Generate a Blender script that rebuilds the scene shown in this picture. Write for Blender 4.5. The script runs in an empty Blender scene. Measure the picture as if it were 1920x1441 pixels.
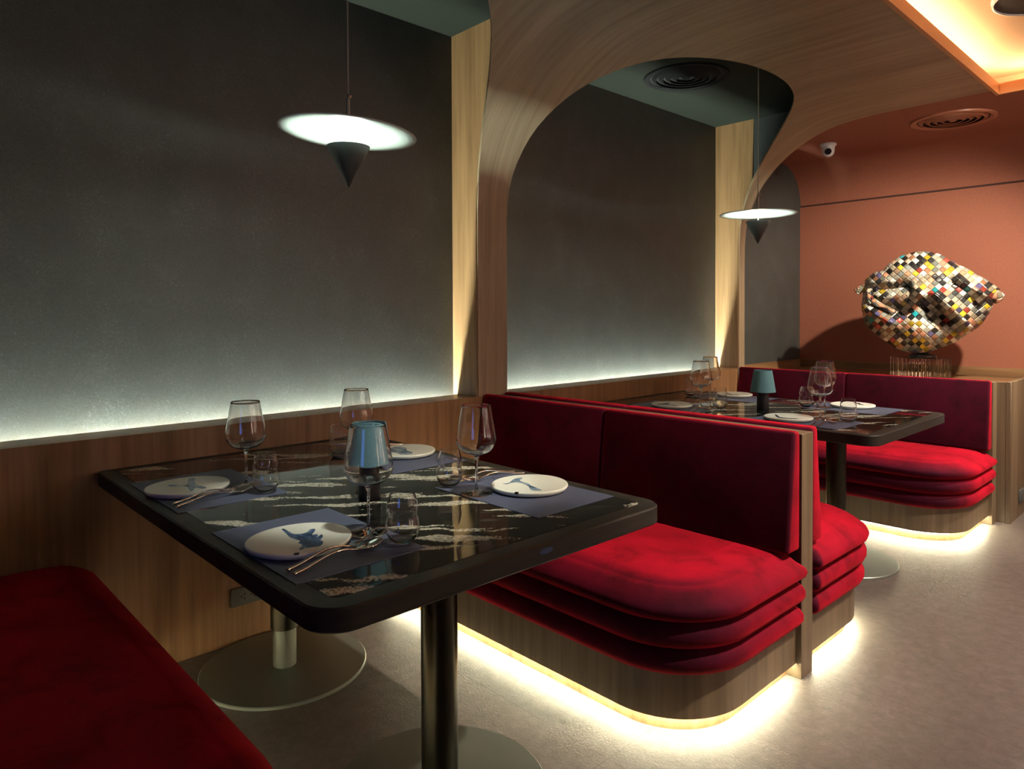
import bpy, bmesh, math, random
from mathutils import Vector, Matrix
R = math.radians
scn = bpy.context.scene
COL = scn.collection

# ------------------------------------------------------------------ camera
F_PX, PPY = 1308.46, 612.67
cd = bpy.data.cameras.new('camera'); cam = bpy.data.objects.new('camera', cd); COL.objects.link(cam)
yaw, pitch, roll = R(46.766), R(-1.012), R(-0.212)
fw = Vector((-math.sin(yaw)*math.cos(pitch), math.cos(yaw)*math.cos(pitch), math.sin(pitch)))
rt = Vector((math.cos(yaw), math.sin(yaw), 0)); up = rt.cross(fw)
rt2 = rt*math.cos(roll) + up*math.sin(roll); up2 = up*math.cos(roll) - rt*math.sin(roll)
m = Matrix((rt2, up2, -fw)).transposed().to_4x4(); m.translation = Vector((2.9152, -1.9894, 1.2813))
cam.matrix_world = m
cd.sensor_width = 36; cd.sensor_fit = 'HORIZONTAL'; cd.lens = F_PX*36/1920
cd.shift_y = -(720.5-PPY)/1920; cd.clip_start = 0.02
scn.camera = cam

# ------------------------------------------------------------------ world, exposure, main lamps
w = bpy.data.worlds.new('world'); scn.world = w; w.use_nodes = True
w.node_tree.nodes['Background'].inputs[0].default_value = (0.9, 0.75, 0.6, 1)
w.node_tree.nodes['Background'].inputs[1].default_value = 0.0
scn.view_settings.view_transform = 'Standard'; scn.view_settings.look = 'None'
scn.view_settings.exposure = 0.3; scn.view_settings.gamma = 1.0; scn.view_settings.use_curve_mapping = False
E_LEDGE, E_BENCH, E_RECESS, E_PENDANT = 850, 98, 90, 290
E_GLOBE, C_GLOBE = 85, (1, .74, .58)
C_LEDGE, C_BENCH, C_RECESS, C_PENDANT = (.84, 1, .88), (1, .98, .68), (1, .70, .40), (.84, 1, .88)

def spot(name, loc, target, power, size, blend, color, radius=.03):
    l = bpy.data.lights.new(name, 'SPOT'); l.energy = power; l.spot_size = R(size); l.spot_blend = blend
    l.color = color; l.shadow_soft_size = radius
    o = bpy.data.objects.new(name, l); COL.objects.link(o); o.location = loc
    o.rotation_euler = (Vector(target)-Vector(loc)).to_track_quat('-Z', 'Y').to_euler()
    return o
spot('downlight_sculpture', (2.46, 2.60, 2.60), (1.10, 3.85, 1.25), 340, 80, .8, (1, .88, .70))
spot('downlight_far_seat', (3.0, 2.85, 2.60), (1.35, 2.75, .45), 350, 46, .8, (1, .86, .70))
spot('downlight_near_seat', (3.1, .46, 2.60), (1.40, .25, .45), 340, 46, .8, (1, .86, .70))
spot('downlight_near_table', (1.72, -.80, 2.60), (1.15, -.86, .75), 85, 31, .5, (1, .98, .86), .06)
spot('downlight_far_table', (1.72, 1.80, 2.60), (1.15, 1.74, .75), 60, 32, .5, (1, .98, .86), .06)
spot('fill_spot_aisle', (3.3, 1.9, 2.60), (3.0, 1.8, 0), 330, 104, 1, (1, .88, .80), .08)  # added fill light over the aisle, stands for no known fitting

# ------------------------------------------------------------------ material helpers
def mat(name):
    x = bpy.data.materials.new(name); x.use_nodes = True
    return x, x.node_tree, x.node_tree.nodes['Principled BSDF']
def simple(name, col, rough=.5, metal=0, **kw):
    x, nt, b = mat(name)
    b.inputs['Base Color'].default_value = (*col, 1); b.inputs['Roughness'].default_value = rough
    b.inputs['Metallic'].default_value = metal
    for k, v in kw.items(): b.inputs[k].default_value = v
    return x
def N(nt, t, **kw):
    n = nt.nodes.new(t)
    for k, v in kw.items():
        if k in ('operation', 'blend_type', 'data_type', 'interpolation', 'noise_dimensions', 'wave_type', 'bands_direction', 'feature', 'distance'): setattr(n, k, v)
        else: n.inputs[k].default_value = v
    return n
def ramp(nt, stops, interp='LINEAR'):
    n = nt.nodes.new('ShaderNodeValToRGB'); n.color_ramp.interpolation = interp
    e = n.color_ramp.elements
    while len(e) < len(stops): e.new(.5)
    for i, (p, c) in enumerate(stops): e[i].position = p; e[i].color = (*c, 1)
    return n
def emit(name, col, s):
    x = bpy.data.materials.new(name); x.use_nodes = True; nt = x.node_tree
    nt.nodes.remove(nt.nodes['Principled BSDF']); e = nt.nodes.new('ShaderNodeEmission')
    e.inputs[0].default_value = (*col, 1); e.inputs[1].default_value = s
    nt.links.new(e.outputs[0], nt.nodes['Material Output'].inputs[0]); return x

def wood(name, c1, c2, coord='Object', axis='Z', rough=.45, scale=1.0):
    """straight fine grain running along `axis` (object space) or along UV v"""
    x, nt, b = mat(name); L = nt.links.new
    tc = nt.nodes.new('ShaderNodeTexCoord'); mp = nt.nodes.new('ShaderNodeMapping')
    L(tc.outputs['UV' if coord == 'UV' else 'Object'], mp.inputs['Vector'])
    s = [38*scale]*3; i = {'X': 0, 'Y': 1, 'Z': 2}[axis]; s[i] = 1.6*scale; mp.inputs['Scale'].default_value = s
    n1 = N(nt, 'ShaderNodeTexNoise', Scale=1, Detail=6, Roughness=.62, Distortion=.35); L(mp.outputs[0], n1.inputs['Vector'])
    mp2 = nt.nodes.new('ShaderNodeMapping'); L(tc.outputs['UV' if coord == 'UV' else 'Object'], mp2.inputs['Vector'])
    s2 = [7*scale]*3; s2[i] = .5*scale; mp2.inputs['Scale'].default_value = s2
    n2 = N(nt, 'ShaderNodeTexNoise', Scale=1, Detail=3, Roughness=.5, Distortion=.6); L(mp2.outputs[0], n2.inputs['Vector'])
    mx = N(nt, 'ShaderNodeMath', operation='MULTIPLY_ADD'); mx.inputs[1].default_value = .55; L(n1.outputs[0], mx.inputs[0])
    m2 = N(nt, 'ShaderNodeMath', operation='MULTIPLY'); m2.inputs[1].default_value = .45; L(n2.outputs[0], m2.inputs[0]); L(m2.outputs[0], mx.inputs[2])
    r = ramp(nt, [(.36, c1), (.62, c2)]); L(mx.outputs[0], r.inputs[0]); L(r.outputs[0], b.inputs['Base Color'])
    bp = N(nt, 'ShaderNodeBump', Strength=.12, Distance=.002); L(n1.outputs[0], bp.inputs['Height']); L(bp.outputs[0], b.inputs['Normal'])
    b.inputs['Roughness'].default_value = rough
    return x
W1, W2 = (.165, .085, .035), (.315, .175, .080)
M_wood = wood('oak_veneer', W1, W2)
M_woodx = wood('oak_veneer_cross_grain', W1, W2, axis='X')
M_woody = wood('oak_veneer_long_grain', W1, W2, axis='Y')
M_cove = wood('oak_veneer_curved', (.195, .145, .088), (.345, .262, .168), coord='UV', axis='Y', scale=.75)
M_base = wood('walnut_veneer', (.085, .058, .032), (.165, .115, .066))

def dark_wall():
    x, nt, b = mat('charcoal_wallpaper'); L = nt.links.new
    tc = nt.nodes.new('ShaderNodeTexCoord')
    n = N(nt, 'ShaderNodeTexNoise', Scale=150, Detail=5, Roughness=.75, Distortion=1.6); L(tc.outputs['Object'], n.inputs['Vector'])
    n2 = N(nt, 'ShaderNodeTexNoise', Scale=5, Detail=4, Roughness=.6); L(tc.outputs['Object'], n2.inputs['Vector'])
    r = ramp(nt, [(.40, (.040, .043, .040)), (.60, (.063, .068, .064)), (.74, (.17, .19, .20))]); 
    ad = N(nt, 'ShaderNodeMath', operation='MULTIPLY_ADD'); ad.inputs[1].default_value = .25; ad.inputs[2].default_value = -.12
    L(n2.outputs[0], ad.inputs[0]); a2 = N(nt, 'ShaderNodeMath', operation='ADD'); L(n.outputs[0], a2.inputs[0]); L(ad.outputs[0], a2.inputs[1])
    L(a2.outputs[0], r.inputs[0]); L(r.outputs[0], b.inputs['Base Color'])
    bp = N(nt, 'ShaderNodeBump', Strength=.25, Distance=.0015); L(n.outputs[0], bp.inputs['Height']); L(bp.outputs[0], b.inputs['Normal'])
    b.inputs['Roughness'].default_value = .5
    return x
M_dark = dark_wall()
M_darkceil = simple('charcoal_ceiling_paint', (.016, .018, .014), .9)
M_darkceil.node_tree.nodes['Principled BSDF'].inputs['Specular IOR Level'].default_value = .1
M_terra = None
def terra():
    x, nt, b = mat('terracotta_plaster'); L = nt.links.new
    tc = nt.nodes.new('ShaderNodeTexCoord'); n = N(nt, 'ShaderNodeTexNoise', Scale=60, Detail=5, Roughness=.7); L(tc.outputs['Object'], n.inputs['Vector'])
    r = ramp(nt, [(.3, (.265, .088, .050)), (.7, (.325, .108, .062))]); L(n.outputs[0], r.inputs[0]); L(r.outputs[0], b.inputs['Base Color'])
    b.inputs['Roughness'].default_value = .75
    bp = N(nt, 'ShaderNodeBump', Strength=.15, Distance=.001); L(n.outputs[0], bp.inputs['Height']); L(bp.outputs[0], b.inputs['Normal'])
    return x
M_terra = terra()

def floor_mat():
    x, nt, b = mat('mottled_vinyl_floor'); L = nt.links.new
    tc = nt.nodes.new('ShaderNodeTexCoord')
    n = N(nt, 'ShaderNodeTexNoise', Scale=24, Detail=9, Roughness=.78, Distortion=.6); L(tc.outputs['Object'], n.inputs['Vector'])
    n2 = N(nt, 'ShaderNodeTexNoise', Scale=130, Detail=4, Roughness=.65, Distortion=.8); L(tc.outputs['Object'], n2.inputs['Vector'])
    r = ramp(nt, [(.34, (.105, .086, .072)), (.5, (.140, .117, .099)), (.68, (.185, .157, .134))]); L(n.outputs[0], r.inputs[0])
    # tile joints .6 m
    sp = nt.nodes.new('ShaderNodeSeparateXYZ'); L(tc.outputs['Object'], sp.inputs[0])
    fac = None
    for k, off in ((0, .31), (1, .55)):
        a = N(nt, 'ShaderNodeMath', operation='ADD'); a.inputs[1].default_value = 10+off; L(sp.outputs[k], a.inputs[0])
        mo = N(nt, 'ShaderNodeMath', operation='MODULO'); mo.inputs[1].default_value = .92; L(a.outputs[0], mo.inputs[0])
        lt = N(nt, 'ShaderNodeMath', operation='LESS_THAN'); lt.inputs[1].default_value = .003; L(mo.outputs[0], lt.inputs[0])
        if fac is None: fac = lt
        else:
            mm = N(nt, 'ShaderNodeMath', operation='MAXIMUM'); L(fac.outputs[0], mm.inputs[0]); L(lt.outputs[0], mm.inputs[1]); fac = mm
    mx = N(nt, 'ShaderNodeMix', data_type='RGBA'); mx.inputs[7].default_value = (.09, .07, .06, 1)
    L(fac.outputs[0], mx.inputs[0]); L(r.outputs[0], mx.inputs[6]); L(mx.outputs[2], b.inputs['Base Color'])
    b.inputs['Roughness'].default_value = .42
    bp = N(nt, 'ShaderNodeBump', Strength=.55, Distance=.003); L(n2.outputs[0], bp.inputs['Height']); L(bp.outputs[0], b.inputs['Normal'])
    return x
M_floor = floor_mat()

def velvet():
    x, nt, b = mat('crimson_velvet'); L = nt.links.new
    tc = nt.nodes.new('ShaderNodeTexCoord'); n = N(nt, 'ShaderNodeTexNoise', Scale=7, Detail=5, Roughness=.65, Distortion=.5); L(tc.outputs['Object'], n.inputs['Vector'])
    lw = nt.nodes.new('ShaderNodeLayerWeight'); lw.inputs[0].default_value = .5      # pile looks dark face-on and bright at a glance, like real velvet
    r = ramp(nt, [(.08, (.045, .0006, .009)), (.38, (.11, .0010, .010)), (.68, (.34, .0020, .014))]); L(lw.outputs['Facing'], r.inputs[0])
    nap = ramp(nt, [(.32, (.52, .52, .52)), (.5, (.9, .9, .9)), (.68, (1.1, 1.1, 1.1))]); L(n.outputs[0], nap.inputs[0])
    mm = N(nt, 'ShaderNodeMix', data_type='RGBA', blend_type='MULTIPLY'); mm.inputs[0].default_value = 1; L(r.outputs[0], mm.inputs[6]); L(nap.outputs[0], mm.inputs[7]); L(mm.outputs[2], b.inputs['Base Color'])
    b.inputs['Roughness'].default_value = .85; b.inputs['Specular IOR Level'].default_value = .12
    b.inputs['Sheen Weight'].default_value = .22; b.inputs['Sheen Roughness'].default_value = .35; b.inputs['Sheen Tint'].default_value = (1, .05, .07, 1)
    n2 = N(nt, 'ShaderNodeTexNoise', Scale=30, Detail=4, Roughness=.6); L(tc.outputs['Object'], n2.inputs['Vector'])
    bp = N(nt, 'ShaderNodeBump', Strength=.25, Distance=.004); L(n2.outputs[0], bp.inputs['Height']); L(bp.outputs[0], b.inputs['Normal'])
    return x
M_velvet = velvet()

def marble():
    x, nt, b = mat('black_veined_marble'); L = nt.links.new
    tc = nt.nodes.new('ShaderNodeTexCoord')
    rot = nt.nodes.new('ShaderNodeMapping'); rot.inputs['Rotation'].default_value = (0, 0, R(-52)); L(tc.outputs['Object'], rot.inputs['Vector'])
    # wavy distortion
    dn = N(nt, 'ShaderNodeTexNoise', Scale=6, Detail=3, Roughness=.5); L(rot.outputs[0], dn.inputs['Vector'])
    sub = N(nt, 'ShaderNodeVectorMath', operation='SUBTRACT'); sub.inputs[1].default_value = (.5, .5, .5); L(dn.outputs['Color'], sub.inputs[0])
    sc = N(nt, 'ShaderNodeVectorMath', operation='MULTIPLY'); sc.inputs[1].default_value = (.04, .11, 0); L(sub.outputs[0], sc.inputs[0])
    add = N(nt, 'ShaderNodeVectorMath', operation='ADD'); L(rot.outputs[0], add.inputs[0]); L(sc.outputs[0], add.inputs[1])
    st = nt.nodes.new('ShaderNodeMapping'); st.inputs['Scale'].default_value = (2.1, 12.5, 1); L(add.outputs[0], st.inputs['Vector'])
    v = N(nt, 'ShaderNodeTexNoise', Scale=1.35, Detail=1.6, Roughness=.45, Distortion=.25); L(st.outputs[0], v.inputs['Vector'])
    # speckle inside veins
    sp = N(nt, 'ShaderNodeTexNoise', Scale=150, Detail=3, Roughness=.7); L(rot.outputs[0], sp.inputs['Vector'])
    ma = N(nt, 'ShaderNodeMath', operation='MULTIPLY_ADD'); ma.inputs[1].default_value = .16; ma.inputs[2].default_value = -.08; L(sp.outputs[0], ma.inputs[0])
    ad = N(nt, 'ShaderNodeMath', operation='ADD'); L(v.outputs[0], ad.inputs[0]); L(ma.outputs[0], ad.inputs[1])
    r = ramp(nt, [(.578, (0, 0, 0)), (.592, (.85, .85, .85)), (.64, (1, 1, 1))]); L(ad.outputs[0], r.inputs[0])
    # fine streaks
    st2 = nt.nodes.new('ShaderNodeMapping'); st2.inputs['Scale'].default_value = (5, 95, 1); L(add.outputs[0], st2.inputs['Vector'])
    f = N(nt, 'ShaderNodeTexNoise', Scale=1, Detail=5, Roughness=.7); L(st2.outputs[0], f.inputs['Vector'])
    r2 = ramp(nt, [(.45, (.004, .005, .004)), (.62, (.016, .018, .014)), (.74, (.13, .13, .11))]); L(f.outputs[0], r2.inputs[0])
    cs = ramp(nt, [(.38, (.16, .16, .12)), (.55, (.56, .54, .43))]); L(sp.outputs[0], cs.inputs[0])
    mx = N(nt, 'ShaderNodeMix', data_type='RGBA'); L(r.outputs[0], mx.inputs[0]); L(r2.outputs[0], mx.inputs[6]); L(cs.outputs[0], mx.inputs[7])
    L(mx.outputs[2], b.inputs['Base Color']); b.inputs['Roughness'].default_value = .045
    return x
M_marble = marble()
M_frame = wood('black_stained_wood', (.012, .011, .009), (.032, .028, .022), axis='Y', rough=.5)
M_frame.node_tree.nodes['Principled BSDF'].inputs['Specular IOR Level'].default_value = .3

def placemat_mat():
    x, nt, b = mat('woven_navy_vinyl'); L = nt.links.new
    tc = nt.nodes.new('ShaderNodeTexCoord'); sp = nt.nodes.new('ShaderNodeSeparateXYZ'); L(tc.outputs['Object'], sp.inputs[0])
    def saw(k, per, ph=0):
        a = N(nt, 'ShaderNodeMath', operation='MULTIPLY_ADD'); a.inputs[1].default_value = 2*math.pi/per; a.inputs[2].default_value = ph; L(sp.outputs[k], a.inputs[0])
        s = N(nt, 'ShaderNodeMath', operation='SINE'); L(a.outputs[0], s.inputs[0]); return s
    sx, sy = saw(0, .0080), saw(1, .0062)
    # shift alternate columns: checker like weave
    pr = N(nt, 'ShaderNodeMath', operation='MULTIPLY_ADD'); pr.inputs[1].default_value = .62; L(sx.outputs[0], pr.inputs[0])
    p2 = N(nt, 'ShaderNodeMath', operation='MULTIPLY'); p2.inputs[1].default_value = .38; L(sy.outputs[0], p2.inputs[0]); L(p2.outputs[0], pr.inputs[2])
    r = ramp(nt, [(.45, (.006, .009, .026)), (.66, (.16, .19, .29))])
    ma = N(nt, 'ShaderNodeMath', operation='MULTIPLY_ADD'); ma.inputs[1].default_value = .5; ma.inputs[2].default_value = .5; L(pr.outputs[0], ma.inputs[0])
    L(ma.outputs[0], r.inputs[0]); L(r.outputs[0], b.inputs['Base Color'])
    bp = N(nt, 'ShaderNodeBump', Strength=.5, Distance=.001); L(ma.outputs[0], bp.inputs['Height']); L(bp.outputs[0], b.inputs['Normal'])
    b.inputs['Roughness'].default_value = .5
    return x
M_mat = placemat_mat()

M_plate_edge = simple('white_glaze', (.80, .84, .73), .25)

M_glass = simple('clear_glass', (1, 1, 1), 0.0)
M_glass.node_tree.nodes['Principled BSDF'].inputs['Transmission Weight'].default_value = 1
M_glass.node_tree.nodes['Principled BSDF'].inputs['IOR'].default_value = 1.5
def thin_glass():
    x, nt, b = mat('thin_clear_glass'); nt.nodes.remove(b); L = nt.links.new
    t = nt.nodes.new('ShaderNodeBsdfTransparent'); t.inputs[0].default_value = (.985, .99, .985, 1)
    g = nt.nodes.new('ShaderNodeBsdfGlossy'); g.inputs['Roughness'].default_value = .0
    f = nt.nodes.new('ShaderNodeFresnel'); f.inputs[0].default_value = 1.5
    mx = nt.nodes.new('ShaderNodeMixShader'); ge = nt.nodes.new('ShaderNodeNewGeometry'); io = N(nt, 'ShaderNodeMath', operation='MULTIPLY_ADD'); io.inputs[1].default_value = 1/1.7-1.7; io.inputs[2].default_value = 1.7
    L(ge.outputs['Backfacing'], io.inputs[0]); L(io.outputs[0], f.inputs[0])
    L(f.outputs[0], mx.inputs[0]); L(t.outputs[0], mx.inputs[1]); L(g.outputs[0], mx.inputs[2]); L(mx.outputs[0], nt.nodes['Material Output'].inputs[0])
    return x
M_thin = thin_glass()
M_acryl = simple('ribbed_clear_glass', (.96, .98, .95), .01)
M_acryl.node_tree.nodes['Principled BSDF'].inputs['Transmission Weight'].default_value = 1
M_steel = simple('polished_steel', (.72, .68, .64), .10, 1)
M_brush = simple('dark_bronze_column', (.060, .057, .043), .30, 1)
M_black = simple('black_satin_metal', (.012, .012, .012), .35)
M_blackm = simple('matt_black_plastic', (.016, .016, .018), .55)
M_plate_metal = simple('grey_painted_steel', (.24, .265, .22), .38, .55)
M_teal = simple('teal_fabric', (.13, .29, .33), .8)
M_cable = simple('grey_cable', (.30, .32, .28), .35)
M_disc = simple('white_enamel', (.62, .68, .63), .35)
M_cone = simple('charcoal_enamel', (.060, .068, .066), .45)
M_white = simple('white_plastic', (.75, .75, .75), .35)
M_lens = simple('black_lens', (.01, .01, .01), .08)
M_outlet = simple('grey_plastic_outlet', (.085, .09, .082), .45)
M_hole = simple('dark_socket_hole', (.006, .006, .006), .8)
M_blue = simple('blue_sticker', (.02, .05, .16), .5)
M_cream = simple('cream_ceiling_paint', (.50, .33, .20), .8)
M_liner = simple('orange_lip_paint', (.55, .26, .11), .5)
M_roomwall = simple('brown_room_wall', (.16, .085, .055), .7)
M_shadow_gap = simple('dark_shadow_gap', (.05, .018, .012), .8)
M_globe = emit('warm_globe', C_GLOBE, E_GLOBE); M_led1 = emit('cool_led', C_LEDGE, E_LEDGE); M_led2 = emit('neutral_led', C_BENCH, E_BENCH)
M_led3 = emit('warm_led', C_RECESS, E_RECESS); M_led4 = emit('pendant_led', C_PENDANT, E_PENDANT)

# ------------------------------------------------------------------ mesh helpers
def obj(name, bm, m=None, parent=None, smooth=False, mats=None):
    bmesh.ops.recalc_face_normals(bm, faces=bm.faces[:])
    me = bpy.data.meshes.new(name)
    bm.to_mesh(me); bm.free()
    if smooth:
        for p in me.polygons: p.use_smooth = True
        if smooth != 'all':
            me.set_sharp_from_angle(angle=R(38))
    for q in (mats or [m]): me.materials.append(q)
    o = bpy.data.objects.new(name, me); COL.objects.link(o)
    if parent: o.parent = parent
    return o
def empty(name, loc, rz=0):
    o = bpy.data.objects.new(name, None); COL.objects.link(o); o.location = loc; o.rotation_euler = (0, 0, rz); o.empty_display_size = .05
    return o
def tag(o, label, cat, group=None):
    o['label'] = label; o['category'] = cat
    if group: o['group'] = group
    return o
def struct(o): o['kind'] = 'structure'; return o
def box(bm, x0, x1, y0, y1, z0, z1, mi=0):
    vs = [bm.verts.new(p) for p in ((x0,y0,z0),(x1,y0,z0),(x1,y1,z0),(x0,y1,z0),(x0,y0,z1),(x1,y0,z1),(x1,y1,z1),(x0,y1,z1))]
    fs = [bm.faces.new([vs[i] for i in f]) for f in ((0,3,2,1),(4,5,6,7),(0,1,5,4),(1,2,6,5),(2,3,7,6),(3,0,4,7))]
    for f in fs: f.material_index = mi
    return vs
def bevel(bm, off, seg=2, edges=None):
    bmesh.ops.bevel(bm, geom=edges or bm.edges[:], offset=off, segments=seg, profile=.5, affect='EDGES', clamp_overlap=True)
def boxobj(name, a, m, parent=None, bev=0, seg=2):
    bm = bmesh.new(); box(bm, *a)
    if bev: bevel(bm, bev, seg)
    return obj(name, bm, m, parent, smooth=bool(bev))
def prism(bm, pts, axis, a0, a1):
    """extrude a 2D polygon (pts) along axis: 'X' pts=(y,z), 'Y' pts=(x,z), 'Z' pts=(x,y)"""
    def mk(p, a): return {'X': (a, p[0], p[1]), 'Y': (p[0], a, p[1]), 'Z': (p[0], p[1], a)}[axis]
    A = [bm.verts.new(mk(p, a0)) for p in pts]; B = [bm.verts.new(mk(p, a1)) for p in pts]
    bm.faces.new(A); bm.faces.new(B[::-1]); n = len(pts)
    for i in range(n): bm.faces.new((A[i], A[(i+1) % n], B[(i+1) % n], B[i]))
def lathe(bm, prof, seg=32, c=(0, 0, 0), closed=False):
    rings = []
    for r, z in prof:
        if r < 1e-6: rings.append([bm.verts.new((c[0], c[1], c[2]+z))])
        else: rings.append([bm.verts.new((c[0]+r*math.cos(2*math.pi*i/seg), c[1]+r*math.sin(2*math.pi*i/seg), c[2]+z)) for i in range(seg)])
    pairs = list(zip(rings, rings[1:]))
    if closed: pairs.append((rings[-1], rings[0]))
    for a, b in pairs:
        if len(a) == 1 and len(b) == 1: continue
        for i in range(seg):
            j = (i+1) % seg
            if len(a) == 1: bm.faces.new((a[0], b[i], b[j]))
            elif len(b) == 1: bm.faces.new((a[i], a[j], b[0]))
            else: bm.faces.new((a[i], a[j], b[j], b[i]))
def latheobj(name, prof, m, parent=None, seg=32, c=(0, 0, 0), closed=False, smooth=True):
    bm = bmesh.new(); lathe(bm, prof, seg, c, closed); return obj(name, bm, m, parent, smooth=smooth)
def tube(bm, pts, r, seg=8):
    pts = [Vector(p) for p in pts]; rings = []
    for i, p in enumerate(pts):
        t = (pts[min(i+1, len(pts)-1)] - pts[max(i-1, 0)]).normalized()
        a = t.orthogonal().normalized() if abs(t.z) > .9 else Vector((0, 0, 1)).cross(t).normalized(); b = t.cross(a)
        rings.append([bm.verts.new(p + (a*math.cos(2*math.pi*k/seg) + b*math.sin(2*math.pi*k/seg))*r) for k in range(seg)])
    for A, B in zip(rings, rings[1:]):
        for k in range(seg): bm.faces.new((A[k], A[(k+1) % seg], B[(k+1) % seg], B[k]))
    bm.faces.new(rings[0][::-1]); bm.faces.new(rings[-1])
def catmull(pts, n=8):
    out = []
    for i in range(len(pts)-1):
        p0, p1, p2, p3 = pts[max(i-1, 0)], pts[i], pts[i+1], pts[min(i+2, len(pts)-1)]
        for k in range(n):
            t = k/n; out.append(tuple(.5*((2*b)+(-a+c)*t+(2*a-5*b+4*c-d)*t*t+(-a+3*b-3*c+d)*t**3) for a, b, c, d in zip(p0, p1, p2, p3)))
    out.append(tuple(pts[-1])); return out
def rrect(x0, x1, y0, y1, rads, n=10):
    """rounded rectangle outline; rads for corners (x0y0, x1y0, x1y1, x0y1), CCW"""
    out = []
    for (cx, cy, a0), r in zip(((x0, y0, 180), (x1, y0, 270), (x1, y1, 0), (x0, y1, 90)), rads):
        r = max(r, 1e-4); ccx = cx + (r if cx == x0 else -r); ccy = cy + (r if cy == y0 else -r)
        for k in range(n+1):
            a = R(a0 + 90*k/n); out.append((ccx + r*math.cos(a), ccy + r*math.sin(a)))
    return out
def stack(bm, loops, cap=True, flip=False):
    rings = [[bm.verts.new(p) for p in lp] for lp in loops]; n = len(rings[0])
    for A, B in zip(rings, rings[1:]):
        for i in range(n): bm.faces.new((A[i], A[(i+1) % n], B[(i+1) % n], B[i]))
    if cap: bm.faces.new(rings[0][::-1]); bm.faces.new(rings[-1])

# ================================================================== ROOM SHELL
WX = .198                 # front plane of ledge and pillars
LEDGE, ALC = .861, 2.746  # ledge height, alcove ceiling height
HC = 2.625                # timber ceiling height
YB = 4.45                 # back wall
o = struct(boxobj('floor', (-.1, 5.6, -4.2, YB+.1, -.1, 0), M_floor))
o = struct(boxobj('wall_left', (-.12, 0, -4.2, YB+.1, 0, 2.95), M_dark))
# back wall: flat lower part, shadow joint, cove rolling into the ceiling
bm = bmesh.new()
box(bm, -.001, 5.6, YB, YB+.1, 0, 2.268)
wall_back = struct(obj('wall_back', bm, M_terra))
bm = bmesh.new(); cr = .355; yc_ = YB-.0; zc_ = 2.285
outer = [(YB+.008 - cr + cr*math.cos(R(a)), zc_ + (HC-zc_)*math.sin(R(a))) for a in range(0, 91, 6)]
poly = outer + [(3.05, HC), (3.05, HC+.028), (YB+.09, HC+.028), (YB+.09, zc_)]
prism(bm, poly, 'X', 0.0, 1.80)
ceil_t = struct(obj('ceiling', bm, M_terra, smooth=True))
bm = bmesh.new()
poly = outer + [(3.161, HC), (3.161, HC+.028), (YB+.09, HC+.028), (YB+.09, zc_)]
prism(bm, poly, 'X', 1.80, 5.6)
obj('ceiling', bm, M_terra, smooth=True)['kind'] = 'structure'
struct(boxobj('trim_1', (0, 5.6, YB+.012, YB+.05, 2.262, 2.290), M_shadow_gap))
# skirting strip above the back counter
struct(boxobj('trim_2', (0.012, 5.6, YB-.012, YB, .790, .857), M_woodx))
struct(boxobj('trim_3', (0, .012, 3.05, YB-.001, .790, .857), M_woody))
# enclosing walls outside the view
struct(boxobj('wall_right', (5.5, 5.6, -4.2, YB+.1, 0, 2.95), M_roomwall))
struct(boxobj('wall_front', (-.1, 5.6, -4.3, -4.2, 0, 2.95), M_roomwall))

# ---- wainscot with open slot for the strip light behind the ledge
bm = bmesh.new()
prism(bm, [(.0, 0), (WX, 0), (WX, LEDGE), (.034, LEDGE), (.034, .745), (0, .745)], 'Y', -4.2, 2.96)
wains = struct(obj('trim_4', bm, M_wood))
for y0, y1 in ((-2.09, .31), (.54, 2.95)):
    boxobj('led_strip', (.004, .020, y0, y1, .747, .752), M_led1, wains)

# ---- pillars (box behind the curved veneer) with side cheeks reaching the alcove ceiling
PROF = catmull([(WX, LEDGE), (WX, 1.30), (WX, 1.72), (.203, 1.86), (.218, 1.975), (.258, 2.094), (.323, 2.22), (.407, 2.325), (.511, 2.42), (.631, 2.50), (.785, 2.57), (.933, 2.605), (1.143, 2.623), (1.34, HC), (1.6, HC), (1.828, HC)], 8)
S = [0]
for a, b in zip(PROF, PROF[1:]): S.append(S[-1] + math.hypot(b[0]-a[0], b[1]-a[1]))
def prof_at(s):
    s = max(0, min(s, S[-1]-1e-6))
    for i in range(len(S)-1):
        if s <= S[i+1]:
            t = (s-S[i])/(S[i+1]-S[i]); a, b = PROF[i], PROF[i+1]
            return a[0]+(b[0]-a[0])*t, a[1]+(b[1]-a[1])*t
def pillar(i, y0, y1):
    bm = bmesh.new()
    pw = [p for p in PROF if p[0] <= .32]; xi = [(max(p[0]-.006, .18), p[1]) for p in pw]
    prism(bm, [(0, LEDGE)] + xi + [(.32, ALC), (0, ALC)], 'Y', y0, y1)
    p = struct(obj('trim_%d' % i, bm, M_wood))
    bm = bmesh.new(); pd = [(q[0], q[1]+.006) for q in PROF if .32 < q[0] < 1.25]
    prism(bm, [(.3205, pd[0][1]+.004)] + pd + [(1.25, ALC), (.3205, ALC)], 'Y', y0+.001, y1-.001)
    c = struct(obj('trim_%d' % (i+1), bm, M_dark))
pillar(5, .321, .531); pillar(7, 2.956, 3.048); pillar(9, -2.33, -2.11)
struct(boxobj('ceiling', (0, 1.27, -2.33, 3.048, ALC, ALC+.05), M_darkceil))
struct(boxobj('ceiling', (1.24, 1.27, -2.33, 3.048, HC+.012, ALC), M_darkceil))

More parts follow.
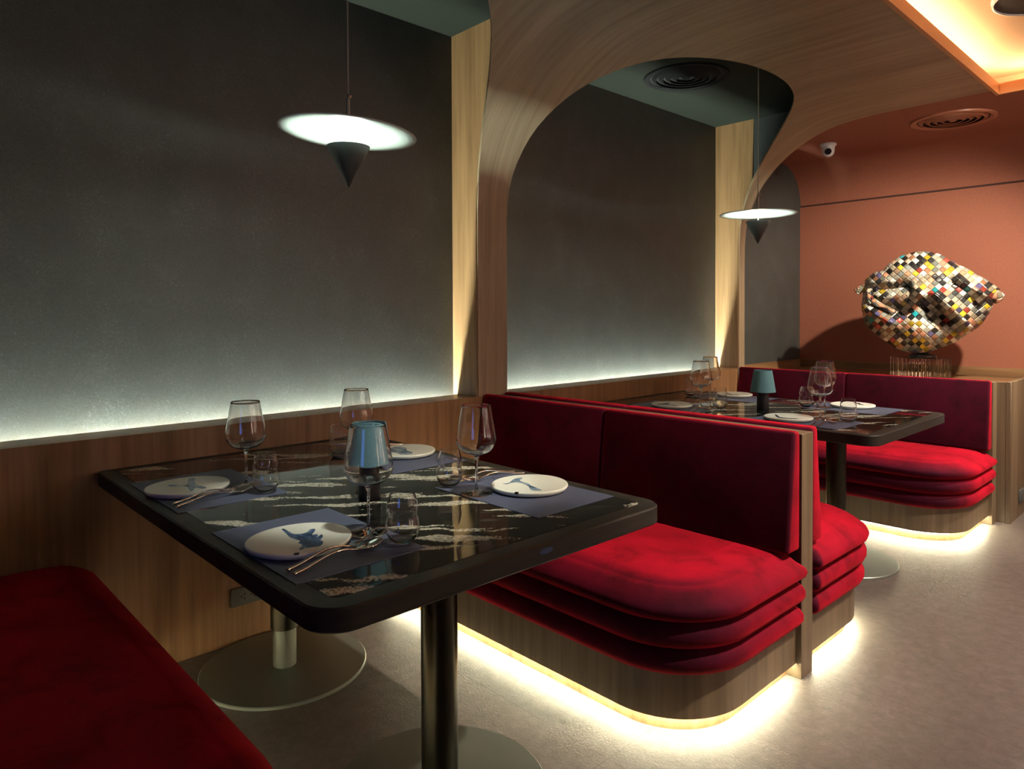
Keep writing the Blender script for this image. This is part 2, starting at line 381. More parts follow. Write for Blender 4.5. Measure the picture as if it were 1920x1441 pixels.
# ---- curved timber ceiling with arched openings
ARCH_S = S[-1]
s_z18 = next(S[i] for i, p in enumerate(PROF) if p[1] >= 1.78)
s_crown = next(S[i] for i, p in enumerate(PROF) if p[0] >= 1.04)
HALF = 1.218
def s_start(y):
    for yc in (1.7475, -.89):
        d = abs(y-yc)/HALF
        if d <= 1.0: return s_z18 + (s_crown-s_z18)*(1-d**2.06)**(1/2.06) if d < 1 else s_z18
    return 0
cols = []   # (y, s0)
def add_arch(yc):
    for k in range(0, 61):
        y = yc - HALF*math.cos(math.pi*k/60); cols.append((y, s_start(yc - HALF*math.cos(math.pi*k/60)*.99999999) if 0 < k < 60 else s_z18))
cols += [(y, s_z18) for y in (-4.2, -3.2, -2.33, -2.22)]; add_arch(-.89); cols += [(.38, s_z18), (.43, s_z18), (.48, s_z18)]; add_arch(1.7475); cols += [(3.0, s_z18), (3.05, s_z18)]
bm = bmesh.new(); NS = 70; uvl = bm.loops.layers.uv.new('UVMap'); grid = []
for y, s0 in cols:
    c = []
    for k in range(NS+1):
        s = s0 + (S[-1]-s0)*k/NS; x, z = prof_at(s); c.append((bm.verts.new((x, y, z)), (y, s)))
    grid.append(c)
for y0, y1 in ((-4.2, -2.108), (.328, .5295), (2.9655, 3.05)):
    lo = []
    for k in range(9):
        s = s_z18*k/8; x, z = prof_at(s); lo.append([(bm.verts.new((x, y, z)), (y, s)) for y in (y0, y1)])
    for A, B in zip(lo, lo[1:]):
        q = (A[0], A[1], B[1], B[0]); f = bm.faces.new([v[0] for v in q])
        for lp, v in zip(f.loops, q): lp[uvl].uv = v[1]
for A, B in zip(grid, grid[1:]):
    for k in range(NS):
        q = (A[k], B[k], B[k+1], A[k+1])
        if (q[0][0].co-q[1][0].co).length < 1e-5 and (q[2][0].co-q[3][0].co).length < 1e-5: continue
        f = bm.faces.new([v[0] for v in q])
        for lp, v in zip(f.loops, q): lp[uvl].uv = v[1]
bm.normal_update()
me = bpy.data.meshes.new('ceiling'); 
for f in bm.faces: f.smooth = True
bm.to_mesh(me); bm.free(); me.materials.append(M_cove); me.materials.append(M_darkceil)
cove = bpy.data.objects.new('ceiling', me); COL.objects.link(cove); struct(cove)
md = cove.modifiers.new('thickness', 'SOLIDIFY'); md.thickness = .012; md.offset = -1; md.material_offset = 1; md.material_offset_rim = 0
es = cove.modifiers.new('crisp edges', 'EDGE_SPLIT'); es.split_angle = R(40)
# end board closing the curved ceiling towards the terracotta bay
# ---- lit ceiling recess over the aisle
X0, Y1, Y0, X1 = 1.828, 3.14, -.30, 4.2
def frame4(bm, x0, x1, y0, y1, wd, z0, z1):
    box(bm, x0-wd, x0, y0-wd, y1+wd, z0, z1); box(bm, x1, x1+wd, y0-wd, y1+wd, z0, z1); box(bm, x0, x1, y1, y1+wd, z0, z1); box(bm, x0, x1, y0-wd, y0, z0, z1)
bm = bmesh.new(); frame4(bm, X0, X1, Y0, Y1, .02, HC-.004, HC+.062)
lip = struct(obj('trim_11', bm, M_liner))
bm = bmesh.new(); frame4(bm, X0-.02, X1+.02, Y0-.02, Y1+.02, .26, HC+.030, HC+.045); frame4(bm, X0-.28, X1+.28, Y0-.28, Y1+.28, .02, HC+.03, 2.80)
struct(obj('trim_12', bm, M_cream))
struct(boxobj('ceiling', (X0-.30, X1+.30, Y0-.30, Y1+.30, 2.80, 2.95), M_cream))
struct(boxobj('ceiling', (X1+.021, 5.5, -4.2, Y1+.02, HC, HC+.028), M_roomwall))
struct(boxobj('ceiling', (X0+.001, X1+.02, -4.2, Y0-.021, HC, HC+.028), M_woodx))
for k, q in enumerate(((X0-.085, X0-.065, Y0, Y1), (X1+.065, X1+.085, Y0, Y1), (X0, X1, Y1+.065, Y1+.085), (X0, X1, Y0-.085, Y0-.065))):
    boxobj('led_strip', (*q, HC+.046, HC+.052), M_led3, lip)

# ================================================================== BOOTH PARTITIONS, COUNTER
P1, P2, P0 = .448, 3.044, -2.148
def partition(yc, label):
    bm = bmesh.new(); box(bm, WX, 1.842, yc-.044, yc+.044, 0, .861); bevel(bm, .0015, 1)
    return tag(obj('booth_partition', bm, M_base), label, 'partition', 'low wooden partitions between the booths')
partition(P1, 'low wooden partition between the two back-to-back red banquettes')
partition(P2, 'low wooden partition behind the farthest red banquette, beside the counter')
t = empty('counter', (1.0, 3.75, 0)); tag(t, 'wooden counter along the terracotta wall carrying the sculpture', 'counter')
def ch(o, par):                         # keep world coordinates when parenting to a moved empty
    o.parent = par; o.matrix_parent_inverse = Matrix.Translation(par.location).inverted() if par.rotation_euler.z == 0 else par.matrix_world.inverted(); return o
ch(boxobj('countertop', (.002, 1.887, P2+.072, YB-.013, .770, .790), M_woodx), t)
ch(boxobj('body', (.2, 1.887, P2+.072, YB-.013, 0.0, .770), M_base), t)
ch(boxobj('side_board', (1.888, 1.914, P2+.046, YB-.013, 0.0, .861), M_base, None, .0015, 1), t)
ch(boxobj('back_board', (.002, 1.887, P2+.046, P2+.071, 0, .858), M_base), t)

# ================================================================== BANQUETTES
XR = 1.872
def cushion(yp, dr, z0, z1, top, out):
    """one stuffed roll of the seat; yp partition centre, dr direction the seat faces"""
    if top: pr = [(.06, z0), (.022, z0+.006), (.005, z0+.020), (0, z0+.036), (.007, z0+.050), (.030, z0+.067), (.055, z0+.081), (.078, z0+.0910), (.086, z0+.0915), (.092, z0+.0955), (.15, z0+.1005), (.22, z0+.102)]
    else:
        h = z1-z0; pr = [(.055, z0)] + [(.050*(1-math.cos(a)), z0+h/2+h/2*math.sin(a)) for a in [R(-75), R(-55), R(-35), R(-12), R(12), R(35), R(55), R(75)]] + [(.055, z1)]
    loops = []
    for ins, z in pr:
        r = max(.30-ins, .02); x1 = XR-out-ins; d1 = .745-out-ins; d0 = .047 + min(ins, .03)*.8
        lp = rrect(WX+.004, x1, d0, d1, (.001, .02, r, .001), 12)
        loops.append([(x, yp+dr*d, z) for x, d in lp])
    bm = bmesh.new(); stack(bm, loops); return bm
def back_panel(yp, dr, x0, x1, ra=.014):
    bm = bmesh.new()
    prism(bm, [(yp+dr*.140, .456), (yp+dr*.0465, .456), (yp+dr*.0465, .872), (yp+dr*.094, .876)], 'X', x0, x1)
    bevel(bm, ra, 5); return bm
def banquette(yp, dr, label):
    root = empty('banquette', (1.0, yp+dr*.4, 0)); tag(root, label, 'banquette', 'red velvet banquettes')
    def rr(d0, d1, x1, r, z): return [(x, yp+dr*d, z) for x, d in rrect(WX+.002, x1, d0, d1, (.001, .001, r, .001), 14)]
    bm = bmesh.new(); stack(bm, [rr(.046, .700, 1.822, .27, .050), rr(.046, .700, 1.822, .27, .190)]); ch(obj('base', bm, M_base, smooth=True), root)
    bm = bmesh.new(); stack(bm, [rr(.046, .668, 1.790, .24, 0), rr(.046, .668, 1.790, .24, .051)]); pl = ch(obj('plinth', bm, M_wood, smooth=True), root)
    # strip light under the base lip
    A = rrect(WX+.02, 1.812, .05, .690, (.001, .001, .26, .001), 14); B = rrect(WX+.02, 1.802, .05, .680, (.001, .001, .25, .001), 14)
    k0, k1 = 15, 45
    bm = bmesh.new(); va = []; 
    ids = list(range(15, 46))
    ids = [16] + list(range(30, 45)) + [45]
    pa = [A[16], *A[30:45], A[45]]; pb = [B[16], *B[30:45], B[45]]
    vs = [[bm.verts.new((p[0], yp+dr*p[1], z)) for p in pp] for pp, z in ((pa, .0495), (pb, .0495), (pb, .0465), (pa, .0465))]
    for q in range(4):
        for i in range(len(pa)-1): bm.faces.new((vs[q][i], vs[q][i+1], vs[(q+1) % 4][i+1], vs[(q+1) % 4][i]))
    ch(obj('led_strip', bm, M_led2), root)
    ch(obj('seat_cushion', cushion(yp, dr, .187, .272, False, .012), M_velvet, smooth='all'), root)
    ch(obj('seat_cushion', cushion(yp, dr, .270, .358, False, .006), M_velvet, smooth='all'), root)
    ch(obj('seat_cushion', cushion(yp, dr, .355, .455, True, 0), M_velvet, smooth='all'), root)
    ch(obj('backrest', back_panel(yp, dr, WX+.006, 1.000), M_velvet, smooth='all'), root)
    ch(obj('backrest', back_panel(yp, dr, 1.001, 1.838), M_velvet, smooth='all'), root)
    return root
banquette(P1, -1, 'red velvet banquette facing the near table from its right')
banquette(P1, +1, 'red velvet banquette behind the middle partition, its back to the near booth')
banquette(P2, -1, 'farthest red velvet banquette, below the patchwork sculpture')
banquette(P0, +1, 'dark red banquette seat in the lower left corner')
partition(P0, 'low wooden partition behind the corner banquette')

# ================================================================== TABLES
def table(x1, y0, y1, label, sticker=False):
    yc = (y0+y1)/2; root = empty('dining_table', (1.0, yc, 0)); tag(root, label, 'table', 'square booth tables')
    x0 = WX+.002; zt, zb = .750, .702
    rads = (.035, .075, .075, .035)
    def lp(i, z): return [(x, y, z) for x, y in rrect(x0+i, x1-i, y0+i, y1-i, [max(r-i, .004) for r in rads], 10)]
    bm = bmesh.new()
    rings = [lp(.052, zt-.0006), lp(.050, zt), lp(.004, zt), lp(0, zt-.004), lp(0, zb+.004), lp(.004, zb), lp(.2, zb)]
    V = [[bm.verts.new(p) for p in r] for r in rings]; n = len(V[0])
    for A, B in zip(V, V[1:]):
        for i in range(n): bm.faces.new((A[i], A[(i+1) % n], B[(i+1) % n], B[i]))
    bm.faces.new(V[-1]); bm.faces.new(V[0])
    ch(obj('frame', bm, M_frame, smooth=True), root)
    bm = bmesh.new(); stack(bm, [lp(.053, zt-.0004), lp(.053, zt+.0004)]); ch(obj('marble_top', bm, M_marble), root)
    for k, (lx, base_m) in enumerate(((.502, M_brush), (1.432, M_brush))):
        leg = ch(latheobj('leg', [(0, .702), (.060, .702), (.060, .695), (.049, .692), (.049, .150 if k == 0 else .016), (.044, .148 if k == 0 else .014), (.0, .148 if k == 0 else .014)], M_brush, None, 40, (lx, yc, 0)), root)
        cf = latheobj('column_foot', [(0, .149), (.041, .149), (.041, .012), (0, .012)], M_plate_metal, None, 40, (lx, yc, 0)); cf.parent = leg; cf.matrix_parent_inverse = Matrix.Identity(4)
        b = latheobj('base_plate', [(0, .012), (.288, .012), (.291, .009), (.291, .001), (0, .001)], M_plate_metal, None, 64, (lx, yc, 0))
        b.parent = leg; b.matrix_parent_inverse = (Matrix.Translation(root.location) @ leg.matrix_parent_inverse).inverted() if False else Matrix.Identity(4)
        b.matrix_parent_inverse = Matrix.Identity(4)
    if sticker:
        bm = bmesh.new(); prism(bm, [(-.826+.022*math.cos(R(a)), .732+.007*math.sin(R(a))) for a in range(0, 360, 20)], 'X', x1-.001, x1+.0008)
        ch(obj('sticker', bm, M_blue), root)
    return root
table(1.792, -1.398, -.334, 'near dark table with black white-veined marble top and wooden rim', True)
table(1.806, 1.200, 2.236, 'far marble-topped table between the two farther red banquettes')

# ================================================================== TABLEWARE
ZT = .7506
# placemats
def placemat(x, y, rz, label):
    bm = bmesh.new(); box(bm, -.225, .225, -.157, .157, 0, .0016)
    o = obj('placemat', bm, M_mat); o.location = (x, y, ZT); o.rotation_euler.z = rz
    return tag(o, label, 'placemat', 'woven navy placemats')
PLACES = [  # table, place word, mat, plate, wine, tumbler, direction the diner faces, fork, spoon
 ('near', 'left',  (.712, -1.210), (.705, -1.262), (.772, -1.112), (.886, -1.100), 1, ((.853, -1.352), (.809, -1.115)), ((.889, -1.355), (.843, -1.118))),
 ('near', 'front', (1.402, -1.208), (1.411, -1.250), (1.440, -1.085), (1.560, -1.068), 1, ((1.556, -1.350), (1.510, -1.115)), ((1.587, -1.350), (1.540, -1.112))),
 ('near', 'right', (1.420, -.545), (1.411, -.503), (1.342, -.657), (1.214, -.658), -1, ((1.262, -.383), (1.218, -.615)), ((1.224, -.390), (1.178, -.622))),
 ('near', 'back',  (.730, -.530), (.705, -.475), (.697, -.677), (.545, -.660), -1, ((.584, -.375), (.570, -.600)), ((.550, -.375), (.534, -.605))),
 ('far', 'left',   (.632, 1.420), (.638, 1.405), (.772, 1.493), (.868, 1.535), 1, ((.835, 1.235), (.833, 1.47)), ((.868, 1.235), (.862, 1.475))),
 ('far', 'front',  (1.395, 1.420), (1.325, 1.400), (1.432, 1.520), (1.562, 1.535), 1, ((1.497, 1.245), (1.499, 1.475)), ((1.530, 1.245), (1.531, 1.475))),
 ('far', 'right',  (1.375, 2.050), (1.365, 2.110), (1.265, 1.975), (1.180, 1.930), -1, ((1.218, 2.200), (1.212, 1.970)), ((1.184, 2.200), (1.176, 1.970))),
 ('far', 'back',   (.660, 2.050), (.625, 2.120), (.600, 1.880), (.415, 1.948), -1, ((.486, 2.200), (.480, 1.975)), ((.452, 2.200), (.445, 1.970))),
]
# prototypes -------------------------------------------------------
def plate_mesh():
    bm = bmesh.new(); n = 72
    def loop(sc, z, ins=0):
        out = []
        for i in range(n):
            a = 2*math.pi*i/n; r = 1 + .018*math.cos(2*a+.6) + .012*math.cos(3*a)
            out.append((.114*r*math.cos(a)*sc, .122*r*math.sin(a)*sc, z))
        return out
    stack(bm, [loop(.80, 0), loop(.90, .001), loop(.965, .005), loop(1.0, .0115), loop(.998, .015), loop(.985, .0166), loop(.96, .0167), loop(.90, .0167), loop(.5, .0167)])
    return bm
def wine_mesh():
    bm = bmesh.new()
    foot = [(0, .0), (.046, .0), (.0475, .0010), (.046, .0022), (.025, .0040), (.010, .0070), (.0045, .012), (.0036, .030), (.0034, .075), (.0042, .100), (.0080, .1125)]
    bowl_o = catmull([(.0080, .1125), (.020, .1165), (.042, .126), (.0575, .146), (.0603, .163), (.0572, .185), (.0505, .220), (.0428, .262)], 6)
    bowl_i = catmull([(.0418, .2618), (.0495, .220), (.0562, .185), (.0592, .163), (.0564, .147), (.0412, .1275), (.019, .1190), (.0, .1175)], 6)
    lathe(bm, foot + bowl_o[1:] + [(.0424, .2627)] + bowl_i, 48); return bm
def tumbler_mesh():
    bm = bmesh.new()
    o_ = catmull([(.016, .0), (.026, .004), (.0375, .022), (.0405, .038), (.0372, .056), (.0350, .063), (.0368, .076), (.0365, .088), (.0315, .108), (.0300, .113)], 5)
    i_ = catmull([(.0290, .1128), (.0305, .108), (.0355, .088), (.0358, .076), (.0340, .063), (.0362, .056), (.0395, .038), (.0364, .0230), (.024, .0085), (.0, .0065)], 5)
    lathe(bm, [(0, .0012), (.010, .0010)] + o_ + i_, 48); return bm
def cut_loft(bm, st, ny=5):
    """stations: (x_centre, y, z, half width, thickness, dish)"""
    rings = []
    for cx, y, z, hw, th, dish in st:
        top = [(cx + hw*u, y, z + th/2 - dish*(1-u*u)) for u in (-1, -.6, -.2, .2, .6, 1)]
        bot = [(cx + hw*u*.96, y, z - th/2 - dish*(1-u*u)) for u in (.8, .3, -.3, -.8)]
        rings.append([bm.verts.new(p) for p in top+bot])
    for A, B in zip(rings, rings[1:]):
        n = len(A)
        for i in range(n): bm.faces.new((A[i], A[(i+1) % n], B[(i+1) % n], B[i]))
    bm.faces.new(rings[0][::-1]); bm.faces.new(rings[-1])
HANDLE = [(0, 0, .0042, .0034, .006, 0), (0, .003, .0048, .0042, .0065, 0), (0, .03, .0075, .0040, .0055, 0), (0, .07, .0155, .0034, .0045, 0), (0, .105, .0200, .0028, .004, 0), (0, .135, .0175, .0026, .0038, 0), (0, .155, .0120, .0030, .0034, 0)]
def spoon_mesh():
    bm = bmesh.new(); st = catmull(HANDLE + [(0, .165, .0105, .0060, .0026, .0005), (0, .178, .0100, .0130, .0022, .0030), (0, .195, .0108, .0195, .0020, .0062), (0, .212, .0125, .0205, .0020, .0070), (0, .228, .0145, .0165, .0020, .0045), (0, .238, .0158, .0095, .0020, .0015), (0, .242, .0163, .0020, .0018, 0)], 4)
    cut_loft(bm, st); return bm
def fork_mesh():
    bm = bmesh.new(); cut_loft(bm, catmull(HANDLE + [(0, .165, .0100, .0050, .0026, 0), (0, .175, .0085, .0105, .0024, .0008), (0, .188, .0080, .0122, .0022, .0012), (0, .192, .0082, .0124, .0022, .0010)], 4))
    for x in (-.0104, -.0035, .0035, .0104):
        cut_loft(bm, [(x, .190, .0078, .0020, .0022, 0), (x, .215, .0105, .0017, .0018, 0), (x, .236, .0165, .0009, .0014, 0)])
    return bm
BRUSH = {('near','front'): [(-90,-3),(-87,3),(-55,1),(-32,3),(-23,17),(-26,32),(-40,46),(-36,56),(-24,51),(-9,38),(4,29),(3,39),(13,39),(25,29),(19,39),(15,48),(35,39),(49,26),(63,25),(79,15),(87,3),(83,-11),(80,-24),(79,-41),(54,-21),(34,-21),(23,-11),(-1,-15),(-18,-16),(-55,-9)],
 ('near','left'): [(-90,40),(-68,44),(-28,28),(29,18),(45,26),(77,27),(79,13),(55,4),(69,-7),(92,-21),(69,-20),(26,-12),(4,-27),(-12,-44),(-36,-49),(-36,-36),(-14,-21),(-8,-1),(-43,13),(-83,29)],
 ('near','right'): [(-60,-63),(-49,-59),(-48,-41),(-64,-14),(-70,-3),(-74,20),(-70,33),(-59,26),(-47,3),(-22,-6),(1,-8),(24,-18),(55,-26),(88,-36),(86,-50),(75,-58),(54,-52),(26,-32),(-5,-22),(-29,-22),(-41,-35),(-38,-62)],
 ('near','back'): [(-75,5),(-60,24),(-25,25),(17,-2),(60,-8),(92,-34),(70,-62),(25,-58),(5,-78),(-30,-50),(-55,-33)],
 ('far','left'): [(-63,-63),(-41,-60),(-42,-22),(-43,16),(-15,12),(1,-37),(27,-38),(53,-41),(80,-55),(63,-68),(26,-61),(-7,-72),(-30,-87)],
 ('far','front'): [(-81,16),(-56,-4),(-17,-56),(23,-66),(55,-50),(70,-42),(64,-72),(34,-92),(6,-92),(-28,-68)],
 ('far','back'): [(-79,11),(-53,12),(13,-45),(63,-43),(62,-68),(22,-80),(-23,-57)],
 ('far','right'): [(-10,77),(5,78),(32,35),(64,-2),(41,-4),(13,30)]}
def brush_mat(name, deep):
    x, nt, b = mat(name); L = nt.links.new
    tc = nt.nodes.new('ShaderNodeTexCoord'); mp = nt.nodes.new('ShaderNodeMapping'); mp.inputs['Scale'].default_value = (9, 26, 1); mp.inputs['Rotation'].default_value = (0, 0, R(35)); L(tc.outputs['Object'], mp.inputs['Vector'])
    n = N(nt, 'ShaderNodeTexNoise', Scale=1.6, Detail=5, Roughness=.6, Distortion=.8); L(mp.outputs[0], n.inputs['Vector'])
    r = ramp(nt, [(.34, (.012, .026, .065)), (.46, (.03, .075, .17)), (.58, (.10, .18, .31)), (.74, (.45, .54, .60))] if deep else [(.32, (.03, .06, .11)), (.46, (.10, .17, .25)), (.60, (.28, .38, .46)), (.76, (.62, .67, .65))])
    L(n.outputs[0], r.inputs[0]); L(r.outputs[0], b.inputs['Base Color']); b.inputs['Roughness'].default_value = .25; return x
def dark_brush(): return simple('dark_brushwork', (.02, .035, .05), .25)
M_brush_deep, M_brush_pale, M_brush_dark = brush_mat('deep_blue_brushwork', True), brush_mat('pale_blue_brushwork', False), dark_brush()
wine0, tumb0, spoon0, fork0, plate0 = None, None, None, None, None
def inst(proto, mk, name, m, loc, rz, label, cat, group):
    if proto is None: o = obj(name, mk(), m, smooth='all'); proto = o
    else: o = proto.copy(); COL.objects.link(o)
    o.location = loc; o.rotation_euler = (0, 0, rz); tag(o, label, cat, group); return proto, o
def ang(a, b): return math.atan2(b[1]-a[1], b[0]-a[0]) - math.pi/2
DECO = {('near','left'): 'white plate with pale blue splash on the left mat of the near table', ('near','front'): 'white plate with deep blue paint splash, nearest of all plates',
        ('near','right'): 'white plate with blue streak beside the red banquette on near table', ('near','back'): 'white plate with blue splash behind the teal lamp on near table',
        ('far','left'): 'small white plate at the left of the far table', ('far','front'): 'white plate with dark streak at the front of the far table',
        ('far','right'): 'white plate at the right of the far table, partly behind a tumbler', ('far','back'): 'white plate at the back of the far table, left of its lamp'}
for k, (tb, pl, mt, pt, wn, tm, dr, fk, sn) in enumerate(PLACES):
    where = 'on the %s mat of the %s table' % (pl, tb); rz = 0 if dr == 1 else math.pi
    placemat(mt[0], mt[1], rz, 'woven navy placemat at the %s place of the %s table' % (pl, tb))
    zc = ZT+.0017
    o = obj('plate', plate_mesh(), M_plate_edge, smooth='all'); o.location = (pt[0], pt[1], zc)
    q = BRUSH[(tb, pl)]; q = [(x/1000, y/1000) for x, y in q]; q = catmull(q + [q[0]], 4)[:-1]
    q = [(x*min(1, .094/max(math.hypot(x, y), 1e-6)), y*min(1, .094/max(math.hypot(x, y), 1e-6))) for x, y in q]
    bm = bmesh.new(); vs = [bm.verts.new((x, y, .01610 if False else .0168)) for x, y in q]; bm.faces.new(vs); bmesh.ops.triangulate(bm, faces=bm.faces[:])
    obj('brushwork', bm, {'front': M_brush_deep}.get(pl, M_brush_pale) if tb == 'near' else (M_brush_pale if pl in ('left', 'back') else M_brush_dark), o)
    tag(o, DECO[(tb, pl)], 'plate', 'white plates with blue brushwork')
    if tb == 'near' and pl in ('right', 'front'):
        bm = bmesh.new(); box(bm, .0, .012, -.006, .006, 0, .005); bevel(bm, .001, 1)
        r_ = .1165; aa = R(-62) if pl == 'right' else R(-28)
        mk = obj('rim_mark', bm, M_lens, o); mk.location = (.1105*math.cos(aa), .1185*math.sin(aa), .0118); mk.rotation_euler.z = aa; mk.location.x -= .007*math.cos(aa); mk.location.y -= .007*math.sin(aa)
    wine0, o = inst(wine0, wine_mesh, 'wine_glass', M_glass, (wn[0], wn[1], zc if pl in ('front','left','right') or tb == 'far' else zc), 0, 'stemmed wine glass at the %s place of the %s table' % (pl, tb), 'wine glass', 'stemmed wine glasses')
    tumb0, o = inst(tumb0, tumbler_mesh, 'tumbler', M_glass, (tm[0], tm[1], zc), 0, 'waisted stemless tumbler at the %s place of the %s table' % (pl, tb), 'glass', 'waisted tumblers')
    fork0, o = inst(fork0, fork_mesh, 'fork', M_steel, (fk[0][0], fk[0][1], zc), ang(*fk), 'polished fork %s' % where, 'fork', 'polished forks')
    spoon0, o = inst(spoon0, spoon_mesh, 'spoon', M_steel, (sn[0][0], sn[0][1], zc), ang(*sn), 'polished spoon %s' % where, 'spoon', 'polished spoons')

# table lamps
def table_lamp(x, y, label):
    root = empty('table_lamp', (x, y, ZT)); tag(root, label, 'lamp', 'cordless table lamps')
    b = latheobj('base', [(0, 0), (.031, 0), (.032, .002), (.0315, .098), (.030, .101), (.012, .101), (.010, .190), (0, .190)], M_blackm, root, 40)
    sh = latheobj('lamp_shade', [(.068, .098), (.0485, .218), (.0470, .218), (.0665, .098)], M_teal, root, 56, closed=True)
    bm = bmesh.new(); lathe(bm, [(.010, .205), (.013, .205), (.013, .210), (.010, .210)], 20, closed=True)
    for a in (0, 120, 240): tube(bm, [(.011*math.cos(R(a)), .011*math.sin(R(a)), .2075), (.0485*math.cos(R(a)), .0485*math.sin(R(a)), .2105)], .0012, 6)
    obj('shade_ring', bm, M_teal, sh, smooth=True)
    return root
table_lamp(1.157, -.908, 'teal-shaded table lamp on the near table behind a wine glass')
table_lamp(1.050, 1.675, 'teal-shaded table lamp standing clear on the far table')

# ================================================================== PENDANTS
def pendant(x, y, label, tilt=0):
    root = empty('pendant_lamp', (x, y, 1.80)); tag(root, label, 'pendant lamp', 'disc and cone pendant lamps')
    z = lambda v: v-1.80
    latheobj('disc_shade', [(.004, .003), (.10, .003), (.18, .002), (.2100, .0005), (.2110, -.001), (.2095, -.002), (.18, -.001), (.10, 0), (.004, 0)], M_disc, root, 80, closed=True)
    dsc = root.children[-1]; dsc.location = (0, 0, z(1.845))
    if tilt: dsc.rotation_mode = 'QUATERNION'; dsc.rotation_quaternion = Matrix.Rotation(tilt, 3, Vector((-.865, .5, 0))).to_quaternion()
    latheobj('cone', [(.0, z(1.675)), (.0655, z(1.800)), (.0660, z(1.804)), (.0640, z(1.804)), (.0615, z(1.800)), (.057, z(1.795)), (.0, z(1.795))], M_cone, root, 56)
    latheobj('led_disc', [(0, z(1.7975)), (.042, z(1.7975)), (.042, z(1.7955)), (0, z(1.7955))], M_led4, root, 40)
    bm = bmesh.new(); tube(bm, [(0, 0, z(1.798)), (0, 0, z(1.846))], .0018, 8); tube(bm, [(-.025, 0, z(1.8430)), (.025, 0, z(1.8430))], .0012, 6); tube(bm, [(0, -.025, z(1.8430)), (0, .025, z(1.8430))], .0012, 6)
    obj('stem', bm, M_cable, root, smooth=True)
    bm = bmesh.new(); tube(bm, [(0, 0, z(1.847)), (0, 0, z(1.95))], .0062, 12); obj('sleeve', bm, M_cable, root, smooth=True)
    bm = bmesh.new(); bmesh.ops.create_uvsphere(bm, u_segments=12, v_segments=8, radius=.0075, matrix=Matrix.Translation((.006, .002, z(1.958)))); obj('screw', bm, M_steel, root, smooth='all')
    bm = bmesh.new(); tube(bm, [(0, 0, z(1.95)), (0, 0, z(ALC))], .0028, 8); obj('cable', bm, M_cable, root, smooth=True)
    latheobj('ceiling_cup', [(0, z(ALC)), (.04, z(ALC)), (.04, z(ALC-.02)), (0, z(ALC-.022))], M_cone, root, 32)
    return root
pendant(.984, -.868, 'lit disc and cone pendant lamp hanging over the near table', R(4.0))
pendant(.984, 1.742, 'smaller-looking lit disc pendant lamp hanging over the far table')

# ================================================================== CEILING FITTINGS
def vent(x, y, z, m, label):
    root = empty('ceiling_vent', (x, y, z)); tag(root, label, 'vent', 'round ceiling vents')
    latheobj('outer_ring', [(.258, 0), (.256, -.010), (.236, -.014), (.218, -.004), (.218, 0)], m, root, 64, closed=True)
    for r in (.185, .143, .101, .060):
        latheobj('ring', [(r+.024, -.001), (r+.022, -.004), (r, -.016), (r-.004, -.014), (r+.012, -.001)], m, root, 56, closed=True)
    latheobj('centre_cap', [(0, -.016), (.018, -.014), (.028, -.004), (.028, -.001), (0, -.001)], m, root, 32)
    latheobj('duct', [(0, -.0005), (.22, -.0005), (.22, -.0002), (0, -.0002)], M_shadow_gap if m is M_terra_vent else M_hole, root, 48)
M_terra_vent = simple('terracotta_vent_paint', (.40, .15, .085), .35)
M_ventb = simple('black_vent_paint', (.008, .008, .008), .8)
M_ventb.node_tree.nodes['Principled BSDF'].inputs['Specular IOR Level'].default_value = .15
vent(.492, 1.775, ALC, M_ventb, 'black round ceiling vent above the far booth')
vent(1.468, 3.583, HC, M_terra_vent, 'terracotta painted round ceiling vent near the camera dome')
# dome camera
root = empty('dome_camera', (.585, 3.653, HC)); tag(root, 'small white dome security camera under the terracotta ceiling', 'camera')
latheobj('mount', [(0, 0), (.060, 0), (.060, -.014), (.050, -.020), (.046, -.050), (.0, -.050)], M_white, root, 36)
bm = bmesh.new(); bmesh.ops.create_uvsphere(bm, u_segments=24, v_segments=16, radius=.046, matrix=Matrix.Translation((0, 0, -.058))); obj('housing', bm, M_white, root, smooth='all')
v = Vector((2.3, -5.6, -1.3)).normalized(); mtx = Matrix.Translation(Vector((0, 0, -.058)) + v*.032) @ v.to_track_quat('Z', 'Y').to_matrix().to_4x4()
bm = bmesh.new(); bmesh.ops.create_cone(bm, cap_ends=True, segments=24, radius1=.030, radius2=.024, depth=.030, matrix=mtx); obj('lens', bm, M_lens, root, smooth=True)
# round dark fitting in the lit recess
root = empty('ceiling_speaker', (2.24, 2.13, 2.80)); tag(root, 'round dark speaker in the glowing ceiling recess, top right corner', 'speaker')
latheobj('rim', [(.225, 0), (.230, -.006), (.226, -.028), (.219, -.030), (.219, 0)], M_white, root, 56, closed=True)
latheobj('grille', [(0, -.016), (.219, -.020), (.219, -.001), (0, -.001)], M_blackm, root, 48)

# ================================================================== OUTLETS
def outlet(name, x, y0, y1, z0, z1, label):
    root = empty(name, (x, (y0+y1)/2, (z0+z1)/2)); tag(root, label, 'outlet', 'grey wall outlets')
    h, q = (y1-y0)/2, (z1-z0)/2
    boxobj('cover_plate', (0.0002, .011, -h, h, -q, q), M_outlet, root, .002, 2)
    boxobj('socket_panel', (.011, .0125, -h+.028, h-.028, -q+.014, q-.014), M_outlet, root, .0005, 1)
    for c in (-.020, .020):
        for dy, dz in ((-.007, 0), (.005, .009), (.005, -.009)):
            bm = bmesh.new(); prism(bm, [(c+dy+.0032*math.cos(R(a)), dz+.0032*math.sin(R(a))) for a in range(0, 360, 36)], 'X', .0120, .0129); obj('socket_hole', bm, M_hole, root)
outlet('wall_outlet', WX, -.944, -.812, .146, .216, 'grey double outlet low on the wood panelling under the near table')
outlet('wall_outlet', 1.914, 3.305, 3.437, .094, .168, 'grey outlet low on the side of the counter at the right edge')

